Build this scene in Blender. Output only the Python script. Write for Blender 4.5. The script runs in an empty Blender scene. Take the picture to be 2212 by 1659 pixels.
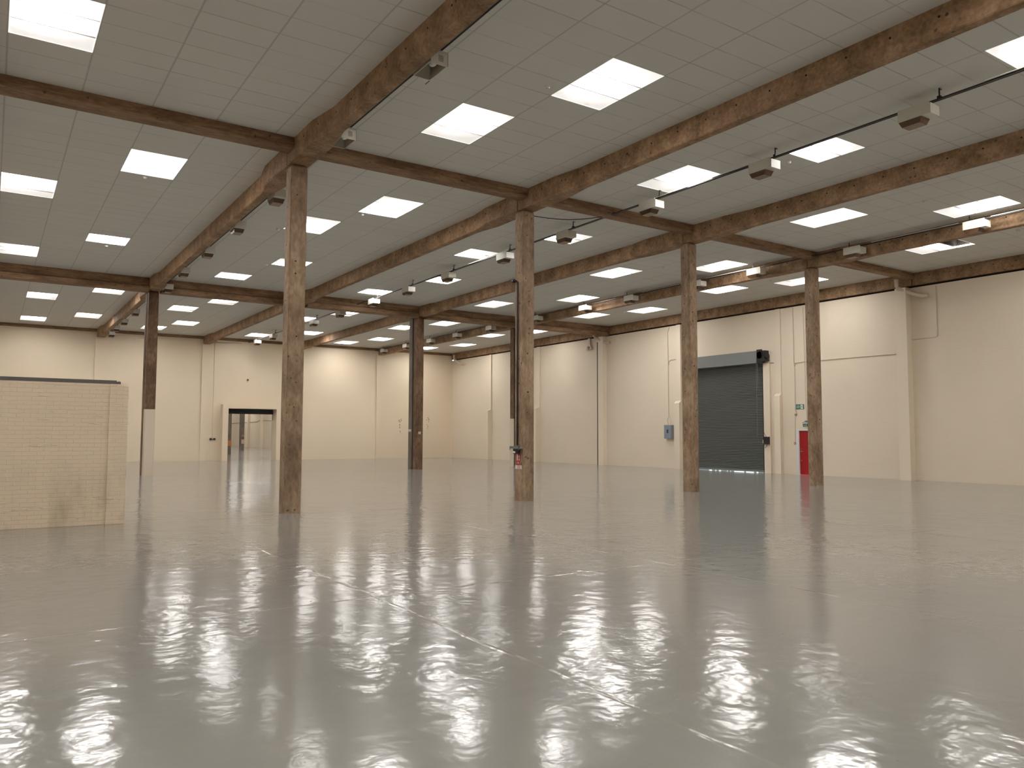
import bpy, math, random
from mathutils import Matrix, Vector
random.seed(7)
SC = bpy.context.scene
COL = SC.collection

# ------------------------------------------------------------------ camera
F_PX = 1689.6
cam_d = bpy.data.cameras.new('camera')
cam = bpy.data.objects.new('camera', cam_d); COL.objects.link(cam)
cam_d.sensor_width = 36.0; cam_d.lens = 36.0 * F_PX / 2212.0
cam_d.clip_start = 0.05; cam_d.clip_end = 400
yaw, pit, rol = 0.5888, 0.0666, 0.0031
fw = Vector((math.sin(yaw)*math.cos(pit), math.cos(yaw)*math.cos(pit), math.sin(pit)))
rt = Vector((math.cos(yaw), -math.sin(yaw), 0)); up = rt.cross(fw)
r2 = rt*math.cos(rol) + up*math.sin(rol); u2 = -rt*math.sin(rol) + up*math.cos(rol)
M = Matrix((r2, u2, -fw)).transposed().to_4x4()
M.translation = Vector((-5.4493, -16.7496, 1.65))
cam.matrix_world = M
SC.camera = cam

# ------------------------------------------------------------------ light, exposure
world = bpy.data.worlds.new('daylight'); SC.world = world
world.use_nodes = True
bg = world.node_tree.nodes['Background']
bg.inputs[0].default_value = (0.86, 0.93, 1.0, 1); bg.inputs[1].default_value = 3.0   # overcast sky, only outside
SC.view_settings.view_transform = 'Standard'
SC.view_settings.look = 'None'
SC.view_settings.gamma = 1.0
SC.view_settings.exposure = 0.0
SC.view_settings.use_curve_mapping = False
SKY_L = 13.7            # radiance of the backlit ceiling diffusers
SC.cycles.max_bounces = 7
SC.cycles.diffuse_bounces = 4
SC.cycles.glossy_bounces = 3
SC.cycles.use_adaptive_sampling = True
SC.cycles.adaptive_threshold = 0.06
SC.cycles.adaptive_min_samples = 16
SC.cycles.transmission_bounces = 1
SC.cycles.sample_clamp_indirect = 6.0
SC.cycles.use_denoising = True
SC.cycles.use_light_tree = False
SC.cycles.caustics_reflective = False
SC.cycles.caustics_refractive = False

# ------------------------------------------------------------------ dimensions
V = 6.126; U = 18.405; HC = 8.036; HCOL = 7.563
XW = 24.347; YB = 36.236
XL = -12.6; YF = -24.5

# ------------------------------------------------------------------ materials
def mat(name):
    m = bpy.data.materials.new(name); m.use_nodes = True
    nt = m.node_tree
    return m, nt, nt.nodes['Principled BSDF'], nt.nodes, nt.links

def nd(N, t, **k):
    n = N.new(t)
    for a, b in k.items(): setattr(n, a, b)
    return n

def simple(name, col, rough=0.6, metal=0.0, emit=None, es=0.0):
    m, nt, B, N, L = mat(name)
    B.inputs['Base Color'].default_value = (*col, 1)
    B.inputs['Roughness'].default_value = rough
    B.inputs['Metallic'].default_value = metal
    t = nd(N, 'ShaderNodeTexCoord'); n = nd(N, 'ShaderNodeTexNoise')
    n.inputs['Scale'].default_value = 9; L.new(t.outputs['Object'], n.inputs['Vector'])
    mr = nd(N, 'ShaderNodeMapRange'); mr.inputs[3].default_value = max(0, rough-.06); mr.inputs[4].default_value = min(1, rough+.06)
    L.new(n.outputs[0], mr.inputs[0]); L.new(mr.outputs[0], B.inputs['Roughness'])
    if emit:
        B.inputs['Emission Color'].default_value = (*emit, 1); B.inputs['Emission Strength'].default_value = es
    return m

def math_n(N, L, op, a, b=None, c=None):
    n = nd(N, 'ShaderNodeMath', operation=op)
    for i, x in enumerate((a, b, c)):
        if x is None: continue
        if isinstance(x, (int, float)): n.inputs[i].default_value = x
        else: L.new(x, n.inputs[i])
    return n.outputs[0]

def ramp(N, L, fac, stops):
    r = nd(N, 'ShaderNodeValToRGB'); L.new(fac, r.inputs[0])
    el = r.color_ramp.elements
    while len(el) < len(stops): el.new(0.5)
    for e, (p, c) in zip(el, stops):
        e.position = p; e.color = (*c, 1) if len(c) == 3 else c
    return r.outputs[0]

def noise(N, L, vec, scale, detail=3, rough=.55, mapping=None):
    if mapping:
        mp = nd(N, 'ShaderNodeMapping'); mp.inputs['Scale'].default_value = mapping
        L.new(vec, mp.inputs['Vector']); vec = mp.outputs[0]
    n = nd(N, 'ShaderNodeTexNoise'); n.inputs['Scale'].default_value = scale
    n.inputs['Detail'].default_value = detail; n.inputs['Roughness'].default_value = rough
    L.new(vec, n.inputs['Vector'])
    return n.outputs[0]

def geo_pos(N):
    return nd(N, 'ShaderNodeNewGeometry').outputs['Position']

def mix(N, L, fac, a, b, bt='MIX'):
    n = nd(N, 'ShaderNodeMix', data_type='RGBA', blend_type=bt)
    for sock, x in ((n.inputs[0], fac), (n.inputs[6], a), (n.inputs[7], b)):
        if isinstance(x, (int, float)): sock.default_value = x
        elif isinstance(x, tuple): sock.default_value = (*x, 1)
        else: L.new(x, sock)
    return n.outputs[2]

def bump(N, L, B, h, dist, strength=1.0, prev=None):
    b = nd(N, 'ShaderNodeBump'); b.inputs['Strength'].default_value = strength
    b.inputs['Distance'].default_value = dist; L.new(h, b.inputs['Height'])
    if prev: L.new(prev, b.inputs['Normal'])
    if B: L.new(b.outputs[0], B.inputs['Normal'])
    return b.outputs[0]

# painted brick: cream paint over courses, soft joints
def m_brick(name, c1, c2, along, strength=.5, dirt=0.0):
    m, nt, B, N, L = mat(name)
    P = geo_pos(N)
    sep = nd(N, 'ShaderNodeSeparateXYZ'); L.new(P, sep.inputs[0])
    cmb = nd(N, 'ShaderNodeCombineXYZ')
    L.new(sep.outputs[0 if along == 'X' else 1], cmb.inputs[0]); L.new(sep.outputs[2], cmb.inputs[1])
    br = nd(N, 'ShaderNodeTexBrick'); L.new(cmb.outputs[0], br.inputs['Vector'])
    br.inputs['Scale'].default_value = 1.0
    br.inputs['Brick Width'].default_value = 0.225; br.inputs['Row Height'].default_value = 0.075
    br.inputs['Mortar Size'].default_value = 0.006; br.inputs['Mortar Smooth'].default_value = 0.6
    br.inputs['Color1'].default_value = (1, 1, 1, 1); br.inputs['Color2'].default_value = (.93, .93, .93, 1)
    br.inputs['Mortar'].default_value = (0.2, .2, .2, 1)
    big = noise(N, L, P, .35, 1)
    st = noise(N, L, P, 1.6, 3, .7, (1, 1, .35) )
    col = mix(N, L, ramp(N, L, big, [(.3, (0, 0, 0)), (.7, (1, 1, 1))]), c1, c2)
    patch = ramp(N, L, noise(N, L, P, 3.0, 3, .7, (.6, .6, 3.5)), [(.62, (0, 0, 0)), (.72, (1, 1, 1))])
    jn = math_n(N, L, 'SUBTRACT', 1.0, nd_rgb(N, L, br.outputs['Color']))
    jm = math_n(N, L, 'MULTIPLY', jn, patch)
    jm = math_n(N, L, 'MULTIPLY', jm, .35*strength)
    col = mix(N, L, jm, col, (c1[0]*.5, c1[1]*.48, c1[2]*.45))
    if dirt:
        low = nd(N, 'ShaderNodeMapRange'); L.new(sep.outputs[2], low.inputs[0])
        low.inputs[1].default_value = 1.3; low.inputs[2].default_value = 0.1
        d = ramp(N, L, st, [(.45, (0, 0, 0)), (.75, (1, 1, 1))])
        dm = math_n(N, L, 'MULTIPLY', math_n(N, L, 'MULTIPLY', d, low.outputs[0]), dirt)
        col = mix(N, L, dm, col, (.22, .19, .13))
    L.new(col, B.inputs['Base Color'])
    B.inputs['Roughness'].default_value = .55
    h = math_n(N, L, 'ADD', math_n(N, L, 'MULTIPLY', nd_rgb(N, L, br.outputs['Color']), .4*strength), math_n(N, L, 'MULTIPLY', patch, .5*strength))
    h = math_n(N, L, 'ADD', h, math_n(N, L, 'MULTIPLY', st, .5))
    bump(N, L, B, h, .006 if strength < 1.2 else .016, .8)
    return m

def nd_rgb(N, L, c):
    n = nd(N, 'ShaderNodeRGBToBW'); L.new(c, n.inputs[0]); return n.outputs[0]

CREAM1 = (.82, .70, .535); CREAM2 = (.78, .66, .505)
M_WR = m_brick('painted_brick_side', (.82, .715, .575), (.78, .68, .545), 'Y', 1.0)
M_WB = m_brick('painted_brick_back', CREAM1, CREAM2, 'X', .5)
M_PB = m_brick('painted_brick_partition', (.85, .70, .53), (.80, .665, .50), 'X', 1.3, .6)
M_PIL = m_brick('painted_pilaster', (.83, .725, .585), (.80, .70, .56), 'Y', .25)

def m_concrete(name, c_dark, c_mid, c_light, grain=(1, 1, 1)):
    m, nt, B, N, L = mat(name)
    t = nd(N, 'ShaderNodeTexCoord'); P = geo_pos(N)
    a = noise(N, L, P, 2.2, 4, .65, grain)
    b = noise(N, L, P, 14, 3, .6, grain)
    f = math_n(N, L, 'ADD', math_n(N, L, 'MULTIPLY', a, .65), math_n(N, L, 'MULTIPLY', b, .35))
    col = ramp(N, L, f, [(.37, c_dark), (.5, c_mid), (.63, c_light)])
    # blowholes and knocks
    vo = nd(N, 'ShaderNodeTexVoronoi'); vo.inputs['Scale'].default_value = 5.5; L.new(P, vo.inputs['Vector'])
    sp = ramp(N, L, vo.outputs['Distance'], [(.10, (1, 1, 1)), (.17, (0, 0, 0))])
    pick = ramp(N, L, noise(N, L, P, 1.7, 2), [(.5, (0, 0, 0)), (.56, (1, 1, 1))])
    spm = math_n(N, L, 'MULTIPLY', nd_rgb(N, L, sp), nd_rgb(N, L, pick))
    col = mix(N, L, math_n(N, L, 'MULTIPLY', spm, .75), col, tuple(x*.35 for x in c_dark))
    rust = ramp(N, L, noise(N, L, P, 3.1, 4, .6, (1, 1, .5)), [(.6, (0, 0, 0)), (.72, (1, 1, 1))])
    col = mix(N, L, math_n(N, L, 'MULTIPLY', nd_rgb(N, L, rust), .45), col, (c_dark[0]*1.2, c_dark[1]*.85, c_dark[2]*.7))
    L.new(col, B.inputs['Base Color'])
    B.inputs['Roughness'].default_value = .72
    h = math_n(N, L, 'SUBTRACT', b, math_n(N, L, 'MULTIPLY', spm, 1.2))
    bump(N, L, B, h, .012, .7)
    return m

M_BEAM = m_concrete('brown_concrete_beam', (.165, .095, .044), (.28, .168, .088), (.42, .275, .165))
M_CROSS = m_concrete('brown_concrete_crossbeam', (.14, .078, .038), (.24, .138, .073), (.37, .23, .135), (.3, 1, 1.5))
M_COL = m_concrete('brown_concrete_column', (.165, .105, .06), (.28, .188, .115), (.42, .305, .205), (1, 1, .45))
M_COL2 = m_concrete('dark_brown_concrete_column', (.085, .045, .02), (.15, .084, .042), (.24, .145, .082), (1, 1, .45))
M_GREYPOST = m_concrete('grey_brown_post', (.12, .095, .07), (.17, .14, .11), (.22, .185, .15), (1, 1, .4))
M_HOLE = simple('dark_hole', (.012, .008, .005), .9)
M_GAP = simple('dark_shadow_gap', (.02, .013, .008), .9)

# ceiling tiles: lay-in boards 1.2 x 0.594 with grey seams
def m_ceiling(name, y0, c=(.705, .69, .655)):
    m, nt, B, N, L = mat(name)
    P = geo_pos(N); sep = nd(N, 'ShaderNodeSeparateXYZ'); L.new(P, sep.inputs[0])
    x, y = sep.outputs[0], sep.outputs[1]
    wob = math_n(N, L, 'MULTIPLY', math_n(N, L, 'SUBTRACT', noise(N, L, P, 2.5, 2), .5), .012)
    xb = math_n(N, L, 'FLOORED_MODULO', math_n(N, L, 'ADD', x, wob), V)
    xs = math_n(N, L, 'FLOORED_MODULO', math_n(N, L, 'ADD', xb, .52 ), 1.2)
    dx = math_n(N, L, 'MINIMUM', xs, math_n(N, L, 'SUBTRACT', 1.2, xs))
    ys = math_n(N, L, 'FLOORED_MODULO', math_n(N, L, 'SUBTRACT', math_n(N, L, 'ADD', y, wob), y0), .5937)
    dy = math_n(N, L, 'MINIMUM', ys, math_n(N, L, 'SUBTRACT', .5937, ys))
    lx = nd(N, 'ShaderNodeMapRange'); L.new(dx, lx.inputs[0]); lx.inputs[1].default_value = .022; lx.inputs[2].default_value = .006
    ly = nd(N, 'ShaderNodeMapRange'); L.new(dy, ly.inputs[0]); ly.inputs[1].default_value = .017; ly.inputs[2].default_value = .004
    brk = ramp(N, L, noise(N, L, P, .9, 3), [(.38, (.25, .25, .25)), (.6, (1, 1, 1))])
    ln = math_n(N, L, 'MAXIMUM', math_n(N, L, 'MULTIPLY', lx.outputs[0], .42), math_n(N, L, 'MULTIPLY', math_n(N, L, 'MULTIPLY', ly.outputs[0], .5), nd_rgb(N, L, brk)))
    # per tile tone
    cx = math_n(N, L, 'FLOOR', math_n(N, L, 'DIVIDE', math_n(N, L, 'ADD', xb, .52), 1.2))
    cy = math_n(N, L, 'FLOOR', math_n(N, L, 'DIVIDE', math_n(N, L, 'SUBTRACT', y, y0), .5937))
    cc = nd(N, 'ShaderNodeCombineXYZ'); L.new(cx, cc.inputs[0]); L.new(cy, cc.inputs[1])
    wn = nd(N, 'ShaderNodeTexWhiteNoise', noise_dimensions='3D'); L.new(cc.outputs[0], wn.inputs['Vector'])
    tone = ramp(N, L, wn.outputs[0], [(0, tuple(v*.965 for v in c)), (1, c)])
    big = noise(N, L, P, .5, 3)
    tone = mix(N, L, math_n(N, L, 'MULTIPLY', big, .18), tone, tuple(v*.82 for v in c))
    col = mix(N, L, ln, tone, tuple(v*.28 for v in c))
    L.new(col, B.inputs['Base Color']); B.inputs['Roughness'].default_value = .62
    bump(N, L, B, math_n(N, L, 'SUBTRACT', noise(N, L, P, 30, 2), math_n(N, L, 'MULTIPLY', ln, 3)), .004, .3)
    return m
M_CEIL = [m_ceiling('ceiling_boards_near', -7.03), m_ceiling('ceiling_boards_middle', 2.2), m_ceiling('ceiling_boards_far', 24.25-.5937*4.999)]

# floor: glossy grey resin paint
def m_floor():
    m, nt, B, N, L = mat('glossy_grey_resin_floor')
    P = geo_pos(N); sep = nd(N, 'ShaderNodeSeparateXYZ'); L.new(P, sep.inputs[0])
    n1 = noise(N, L, P, .25, 2); n2 = noise(N, L, P, 2.3, 3, .6)
    base = ramp(N, L, n1, [(.3, (.262, .257, .238)), (.7, (.30, .294, .27))])
    # slab joints
    wob = math_n(N, L, 'MULTIPLY', math_n(N, L, 'SUBTRACT', noise(N, L, P, 1.3, 3), .5), .09)
    masks = []
    def line(axis, pos, w):
        d = math_n(N, L, 'ABSOLUTE', math_n(N, L, 'SUBTRACT', math_n(N, L, 'ADD', sep.outputs[axis], wob), pos))
        mr = nd(N, 'ShaderNodeMapRange'); L.new(d, mr.inputs[0]); mr.inputs[1].default_value = w; mr.inputs[2].default_value = w*.15
        masks.append(mr.outputs[0])
    for xx in (-2.09, 1.95, 8.1, 14.2, 20.3): line(0, xx, .025)
    for yy in (-9.2, -.6, 6.3, 17.95, 27.3): line(1, yy, .025)
    jm = masks[0]
    for k in masks[1:]: jm = math_n(N, L, 'MAXIMUM', jm, k)
    sidej = nd_rgb(N, L, ramp(N, L, n2, [(.35, (.2, .2, .2)), (.6, (1, 1, 1))]))
    jm = math_n(N, L, 'MULTIPLY', jm, sidej)
    col = mix(N, L, math_n(N, L, 'MULTIPLY', jm, .25), base, (.36, .34, .30))
    vo = nd(N, 'ShaderNodeTexVoronoi'); vo.inputs['Scale'].default_value = 1.15; L.new(P, vo.inputs['Vector'])
    sp = ramp(N, L, vo.outputs['Distance'], [(.010, (1, 1, 1)), (.016, (0, 0, 0))])
    col = mix(N, L, sp, col, (.03, .025, .02))
    L.new(col, B.inputs['Base Color'])
    rr = nd(N, 'ShaderNodeMapRange'); L.new(n2, rr.inputs[0]); rr.inputs[3].default_value = .10; rr.inputs[4].default_value = .16
    L.new(rr.outputs[0], B.inputs['Roughness'])
    B.inputs['IOR'].default_value = 1.5
    # roller ripples and trowel waves
    w1 = noise(N, L, P, 1.5, 2, .5); w2 = noise(N, L, P, 5.2, 2, .42)
    patch = nd_rgb(N, L, ramp(N, L, noise(N, L, P, .45, 2), [(.42, (.25, .25, .25)), (.62, (1, 1, 1))]))
    h = math_n(N, L, 'ADD', math_n(N, L, 'MULTIPLY', w1, 1.3), math_n(N, L, 'MULTIPLY', math_n(N, L, 'MULTIPLY', w2, 2.1), patch))
    h = math_n(N, L, 'ADD', h, math_n(N, L, 'MULTIPLY', jm, .45))
    h = math_n(N, L, 'ADD', h, math_n(N, L, 'MULTIPLY', noise(N, L, P, 15, 2), .24))
    bump(N, L, B, h, .0038, 1.0)
    return m
M_FLOOR = m_floor()

# backlit ceiling diffusers
def m_diff(name, base, peak, stain=0.0):
    # prismatic sheet with a bright soft patch for the roof glazing painted into its emission
    m, nt, B, N, L = mat(name)
    P = geo_pos(N)
    t = nd(N, 'ShaderNodeTexCoord'); sp = nd(N, 'ShaderNodeSeparateXYZ'); L.new(t.outputs['Object'], sp.inputs[0])
    mp = nd(N, 'ShaderNodeMapping'); mp.inputs['Scale'].default_value = (.11, .11, .11); L.new(P, mp.inputs['Vector'])
    nz = nd(N, 'ShaderNodeTexNoise'); nz.inputs['Scale'].default_value = 1.0; L.new(mp.outputs[0], nz.inputs['Vector'])
    sc = nd(N, 'ShaderNodeSeparateColor'); L.new(nz.outputs['Color'], sc.inputs[0])
    ox = math_n(N, L, 'MULTIPLY_ADD', math_n(N, L, 'SUBTRACT', sc.outputs[0], .5), 2.2, .55)
    oy = math_n(N, L, 'MULTIPLY_ADD', math_n(N, L, 'SUBTRACT', sc.outputs[1], .5), 2.4, .72)
    dx = math_n(N, L, 'DIVIDE', math_n(N, L, 'SUBTRACT', sp.outputs[0], ox), .98)
    dy = math_n(N, L, 'DIVIDE', math_n(N, L, 'SUBTRACT', sp.outputs[1], oy), 1.08)
    d2 = math_n(N, L, 'ADD', math_n(N, L, 'MULTIPLY', dx, dx), math_n(N, L, 'MULTIPLY', dy, dy))
    g = math_n(N, L, 'MAXIMUM', math_n(N, L, 'SUBTRACT', 1.0, d2), 0.0)
    g = math_n(N, L, 'POWER', g, 3.4)
    g2 = math_n(N, L, 'MAXIMUM', math_n(N, L, 'SUBTRACT', 1.0, math_n(N, L, 'MULTIPLY', d2, .30)), 0.0)
    e = math_n(N, L, 'MULTIPLY_ADD', g, peak, math_n(N, L, 'MULTIPLY_ADD', math_n(N, L, 'POWER', g2, 1.5), base*.75, base*.85))
    B.inputs['Base Color'].default_value = (.75, .72, .68, 1); B.inputs['Roughness'].default_value = .45
    ec = (1.0, .965, .93)
    if stain:
        st = ramp(N, L, noise(N, L, P, 4.5, 3, .6), [(.60, (0, 0, 0)), (.70, (1, 1, 1))])
        L.new(mix(N, L, math_n(N, L, 'MULTIPLY', nd_rgb(N, L, st), stain), ec, (.75, .55, .42)), B.inputs['Emission Color'])
    else: B.inputs['Emission Color'].default_value = (*ec, 1)
    L.new(e, B.inputs['Emission Strength'])
    return m
M_DIFF = m_diff('diffuser_bright', .62, SKY_L*3.7)
M_DIFF2 = m_diff('diffuser_medium', .58, SKY_L*1.35)
M_DIFF3 = m_diff('diffuser_dull_stained', .50, SKY_L*.08, .8)
M_GLOWB = simple('added_light_panel_beyond', (.75, .72, .68), .4, 0, (1, .94, .86), 6.5)  # glow of the added panels over the hall beyond
M_TBAR = simple('white_rim_added_glow', (.8, .77, .72), .4, 0, (1, .97, .93), .8)  # frame is no lamp; glow added to keep its edge lines bright
M_SEAM = simple('grey_seam_bar', (.60, .58, .56), .5)

M_WHITE = simple('off_white_enamel', (.66, .64, .57), .35)
M_WHITE2 = simple('white_plastic', (.78, .76, .72), .4)
M_BROWNGLASS = simple('amber_brown_lens', (.085, .04, .018), .25); M_LENSB = simple('amber_lens_underside', (.24, .165, .11), .4)
M_BLACK = simple('black_metal', (.014, .013, .013), .4)
M_STEELGREY = simple('grey_steel', (.20, .20, .20), .4, .3)
M_CHANNEL = simple('dusty_dark_steel_channel', (.13, .115, .11), .6)
M_GALV = simple('grey_galvanised_cover', (.235, .25, .255), .4, .2)
M_SLAT = simple('dark_green_grey_slat', (.135, .15, .135), .32, .1)
M_SLATD = simple('dark_slat_groove', (.03, .032, .03), .6)
M_RED = simple('red_door_paint', (.36, .004, .008), .35)
M_FRAME = simple('white_door_frame', (.74, .72, .69), .4)
M_BLUEBOX = simple('blue_grey_cabinet', (.24, .28, .33), .4)
M_GREEN = simple('green_sign', (.01, .13, .085), .4)
M_SIGNW = simple('white_sign_mark', (.8, .8, .76), .4)
M_SIGNR = simple('red_sign', (.50, .012, .015), .4)
M_PINK = simple('pale_pink_tag', (.62, .42, .38), .5)
M_ORANGE = simple('orange_sign', (.56, .22, .07), .5)
M_PIPE = simple('cream_pipe_paint', (.66, .575, .45), .45)
M_REFL = simple('tarnished_reflector', (.22, .19, .14), .35, .5)
M_BULB = simple('frosted_bulb', (.70, .72, .70), .3)
M_DARKRED = simple('dark_red_sounder', (.16, .02, .015), .45)
M_LEDGE = simple('outside_yard', (.55, .55, .53), .8)
M_SCAR = simple('bare_plaster_scar', (.30, .25, .19), .8)
M_BRASS = simple('metal_handle', (.5, .48, .44), .3, .8)
M_TAPE = simple('pale_tape', (.66, .60, .52), .6); M_PALE = simple('pale_cream_paint', (.70, .60, .48), .6)

# ------------------------------------------------------------------ mesh helpers
class MB:
    def __init__(s): s.v = []; s.f = []; s.m = []; s.sm = []
    def add(s, vs, fs, mi=0, smooth=False):
        o = len(s.v); s.v += [tuple(p) for p in vs]
        s.f += [tuple(i+o for i in f) for f in fs]; s.m += [mi]*len(fs); s.sm += [smooth]*len(fs)
    def box(s, x0, x1, y0, y1, z0, z1, mi=0):
        s.add([(x0,y0,z0),(x1,y0,z0),(x1,y1,z0),(x0,y1,z0),(x0,y0,z1),(x1,y0,z1),(x1,y1,z1),(x0,y1,z1)],
              [(0,3,2,1),(4,5,6,7),(0,1,5,4),(1,2,6,5),(2,3,7,6),(3,0,4,7)], mi)
    def loft(s, rings, mi=0, caps=True, smooth=False):      # rings: lists of equal length points
        n = len(rings[0]); vs = [p for r in rings for p in r]; fs = []
        for k in range(len(rings)-1):
            for i in range(n):
                j = (i+1) % n
                fs.append((k*n+i, k*n+j, (k+1)*n+j, (k+1)*n+i))
        s.add(vs, fs, mi, smooth)
        if caps:
            s.add(rings[0], [tuple(reversed(range(n)))], mi); s.add(rings[-1], [tuple(range(n))], mi)
    def tube(s, pts, r, n=10, mi=0):
        pts = [Vector(p) for p in pts]; rings = []
        for i, p in enumerate(pts):
            d = (pts[min(i+1, len(pts)-1)] - pts[max(i-1, 0)]).normalized()
            a = Vector((0, 0, 1)) if abs(d.z) < .9 else Vector((1, 0, 0))
            e1 = d.cross(a).normalized(); e2 = d.cross(e1)
            rings.append([p + (e1*math.cos(2*math.pi*k/n) + e2*math.sin(2*math.pi*k/n))*r for k in range(n)])
        s.loft(rings, mi, True, True)
    def cyl(s, c, r, h, axis=2, n=20, mi=0, r2=None):
        r2 = r if r2 is None else r2
        def ring(rad, t):
            out = []
            for k in range(n):
                a = 2*math.pi*k/n; p = [0, 0, 0]; p[axis] = t
                p[(axis+1) % 3] = rad*math.cos(a); p[(axis+2) % 3] = rad*math.sin(a)
                out.append(tuple(c[i]+p[i] for i in range(3)))
            return out
        s.loft([ring(r, 0), ring(r2, h)], mi, True, False)
    def sphere(s, c, r, n=16, mi=0, sc=(1, 1, 1)):
        rings = []
        for i in range(1, n//2):
            t = math.pi*i/(n//2)
            rings.append([(c[0]+r*sc[0]*math.sin(t)*math.cos(2*math.pi*k/n), c[1]+r*sc[1]*math.sin(t)*math.sin(2*math.pi*k/n), c[2]+r*sc[2]*math.cos(t)) for k in range(n)])
        s.loft(rings, mi, True, True)
    def grid(s, us, vs, holes, fn, mi=0, mif=None):         # rectangular sheet with rectangular holes
        us = sorted(set(round(u, 4) for u in us)); vs = sorted(set(round(v, 4) for v in vs))
        for i in range(len(us)-1):
            for j in range(len(vs)-1):
                cu = (us[i]+us[i+1])/2; cv = (vs[j]+vs[j+1])/2
                if any(h[0] < cu < h[1] and h[2] < cv < h[3] for h in holes): continue
                s.add([fn(us[i], vs[j]), fn(us[i+1], vs[j]), fn(us[i+1], vs[j+1]), fn(us[i], vs[j+1])], [(0, 1, 2, 3)], mif(cu, cv) if mif else mi)
    def mesh(s, name, mats):
        me = bpy.data.meshes.new(name); me.from_pydata(s.v, [], s.f)
        for m in (mats if isinstance(mats, (list, tuple)) else [mats]): me.materials.append(m)
        me.polygons.foreach_set('material_index', s.m); me.polygons.foreach_set('use_smooth', s.sm)
        me.update(); return me
    def obj(s, name, mats, parent=None, loc=None):
        o = bpy.data.objects.new(name, s.mesh(name, mats)); COL.objects.link(o)
        if parent: o.parent = parent
        if loc: o.location = loc
        return o

def tag(o, label, cat, group=None):
    o['label'] = label; o['category'] = cat
    if group: o['group'] = group
    return o
def struct(o, label=None):
    o['kind'] = 'structure'
    if label: o['label'] = label
    return o
def empty(name, loc, rz=0):
    o = bpy.data.objects.new(name, None); COL.objects.link(o)
    o.location = loc; o.rotation_euler = (0, 0, rz); o.empty_display_size = .1
    return o
def copy_tree(o, parent=None):
    c = o.copy(); COL.objects.link(c)
    if parent: c.parent = parent
    for ch in list(o.children): copy_tree(ch, c)
    return c
ORD = ['nearest', 'second nearest', 'third nearest', 'fourth nearest', 'fifth nearest', 'sixth nearest', 'seventh nearest', 'eighth nearest', 'ninth nearest', 'tenth nearest', 'eleventh nearest', 'farthest']
BAY = {0: 'leftmost ceiling bay', 1: 'second ceiling bay from left', 2: 'middle ceiling bay', 3: 'fourth ceiling bay from left', 4: 'ceiling bay along the right wall'}
LINE = {-1: 'outer left', 0: 'leftmost', 1: 'second', 2: 'third', 3: 'fourth', 4: 'right wall'}

# ------------------------------------------------------------------ skylight table: bay, slot, y0, tiles
def xs(bay, slot): return (bay-1)*V + .68 + 1.2*slot
T = .5937
SKY = [  # near section
 (0,0,-4.05,3),(1,2,-7.03,3),(1,1,-4.05,3),(2,2,-7.03,2),(2,1,-12.43,3),(2,1,-4.05,3),(3,1,-4.05,3),(3,3,-7.03,3),(4,1,-4.05,3),
 # middle section
 (0,2,2.2,3),(0,0,5.7,3),(0,2,11.05,2),(0,0,14.1,3),
 (1,2,2.2,3),(1,1,5.25,3),(1,2,11.1,2),(1,1,14.75,2),
 (2,2,2.35,2),(2,1,5.95,2),(2,2,10.7,2),(2,1,14.72,2),
 (3,3,2.2,3),(3,1,5.28,3),(3,3,10.68,3),(3,1,14.2,3),
 (4,2,2.2,3),(4,1,5.25,3),(4,2,11.25,3),(4,1,14.25,3),
 # far section
 (0,1,24.1,3),(0,3,20.8,3),(0,1,32.6,3),(0,3,29.65,3),
 (1,1,24.25,3),(1,2,20.8,3),(1,2,29.7,3),(1,1,32.7,3),
 (2,1,24.25,3),(2,2,20.95,3),(2,3,29.8,3),(2,1,32.7,3),
 (3,1,24.25,3),(3,2,21.3,3),(3,2,30.1,3),(3,1,33.1,3),
 (4,1,24.25,3),(4,2,21.2,3),(4,2,29.8,3),(4,1,33.1,3)]
BEHIND = [(0,2,-13.2,3),(0,0,-16.2,3),(1,2,-13.2,3),(1,1,-16.2,3),(1,2,-22.6,3),(2,1,-16.4,3),(2,2,-21.5,3),(3,1,-13.2,3),(3,3,-16.2,3),(3,1,-22.6,3),
          (4,2,-7.4,3),(4,1,-13.2,3),(4,2,-16.2,3),(4,2,-22.6,3),(-0,2,-22.6,3),(-1,1,-4.05,3),(-1,2,-7.03,3),(-1,1,2.2,3),(-1,2,5.25,3),(-1,1,11.1,3),(-1,2,14.2,3),(-1,1,24.2,3),(-1,2,29.7,3),(-1,1,-13.2,3),(-1,2,-16.2,3),(0,2,-3.9-.1,3)]
BEHIND = BEHIND[:-1]
holes = []
for (b, s, y0, n) in SKY+BEHIND:
    x0 = xs(b, s); holes.append((x0+.004, x0+1.196, y0+.004, y0+n*T-.004))

# ------------------------------------------------------------------ floor, ceiling, walls
fl = MB(); fl.grid([XL, XW, 28], [YF, YB+1, 112], [(XW, 28, YF, YB+1), (XW, 28, YB+1, 112)], lambda u, v: (u, v, 0))
struct(fl.obj('floor', M_FLOOR), 'glossy grey resin-painted concrete floor with slab joints')
cl = MB()
us = [XL, XW+.4]; vs = [YF, 0, U, YB+.4]
for h in holes: us += [h[0], h[1]]; vs += [h[2], h[3]]
cl.grid(us, vs, holes, lambda u, v: (u, v, HC), mif=lambda u, v: 0 if v < 0 else (1 if v < U else 2))
for h in holes:      # board edges round each opening
    for (a, b) in (((h[0], h[2]), (h[1], h[2])), ((h[1], h[2]), (h[1], h[3])), ((h[1], h[3]), (h[0], h[3])), ((h[0], h[3]), (h[0], h[2]))):
        cl.add([(*a, HC), (*b, HC), (*b, HC+.03), (*a, HC+.03)], [(0, 1, 2, 3)], 0)
ce = struct(cl.obj('ceiling', M_CEIL), 'pale grey suspended board ceiling with seams')
rf = MB(); rf.box(XL-.3, XW+.6, YF-.3, YB+.6, HC+1.1, HC+1.25)
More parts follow.
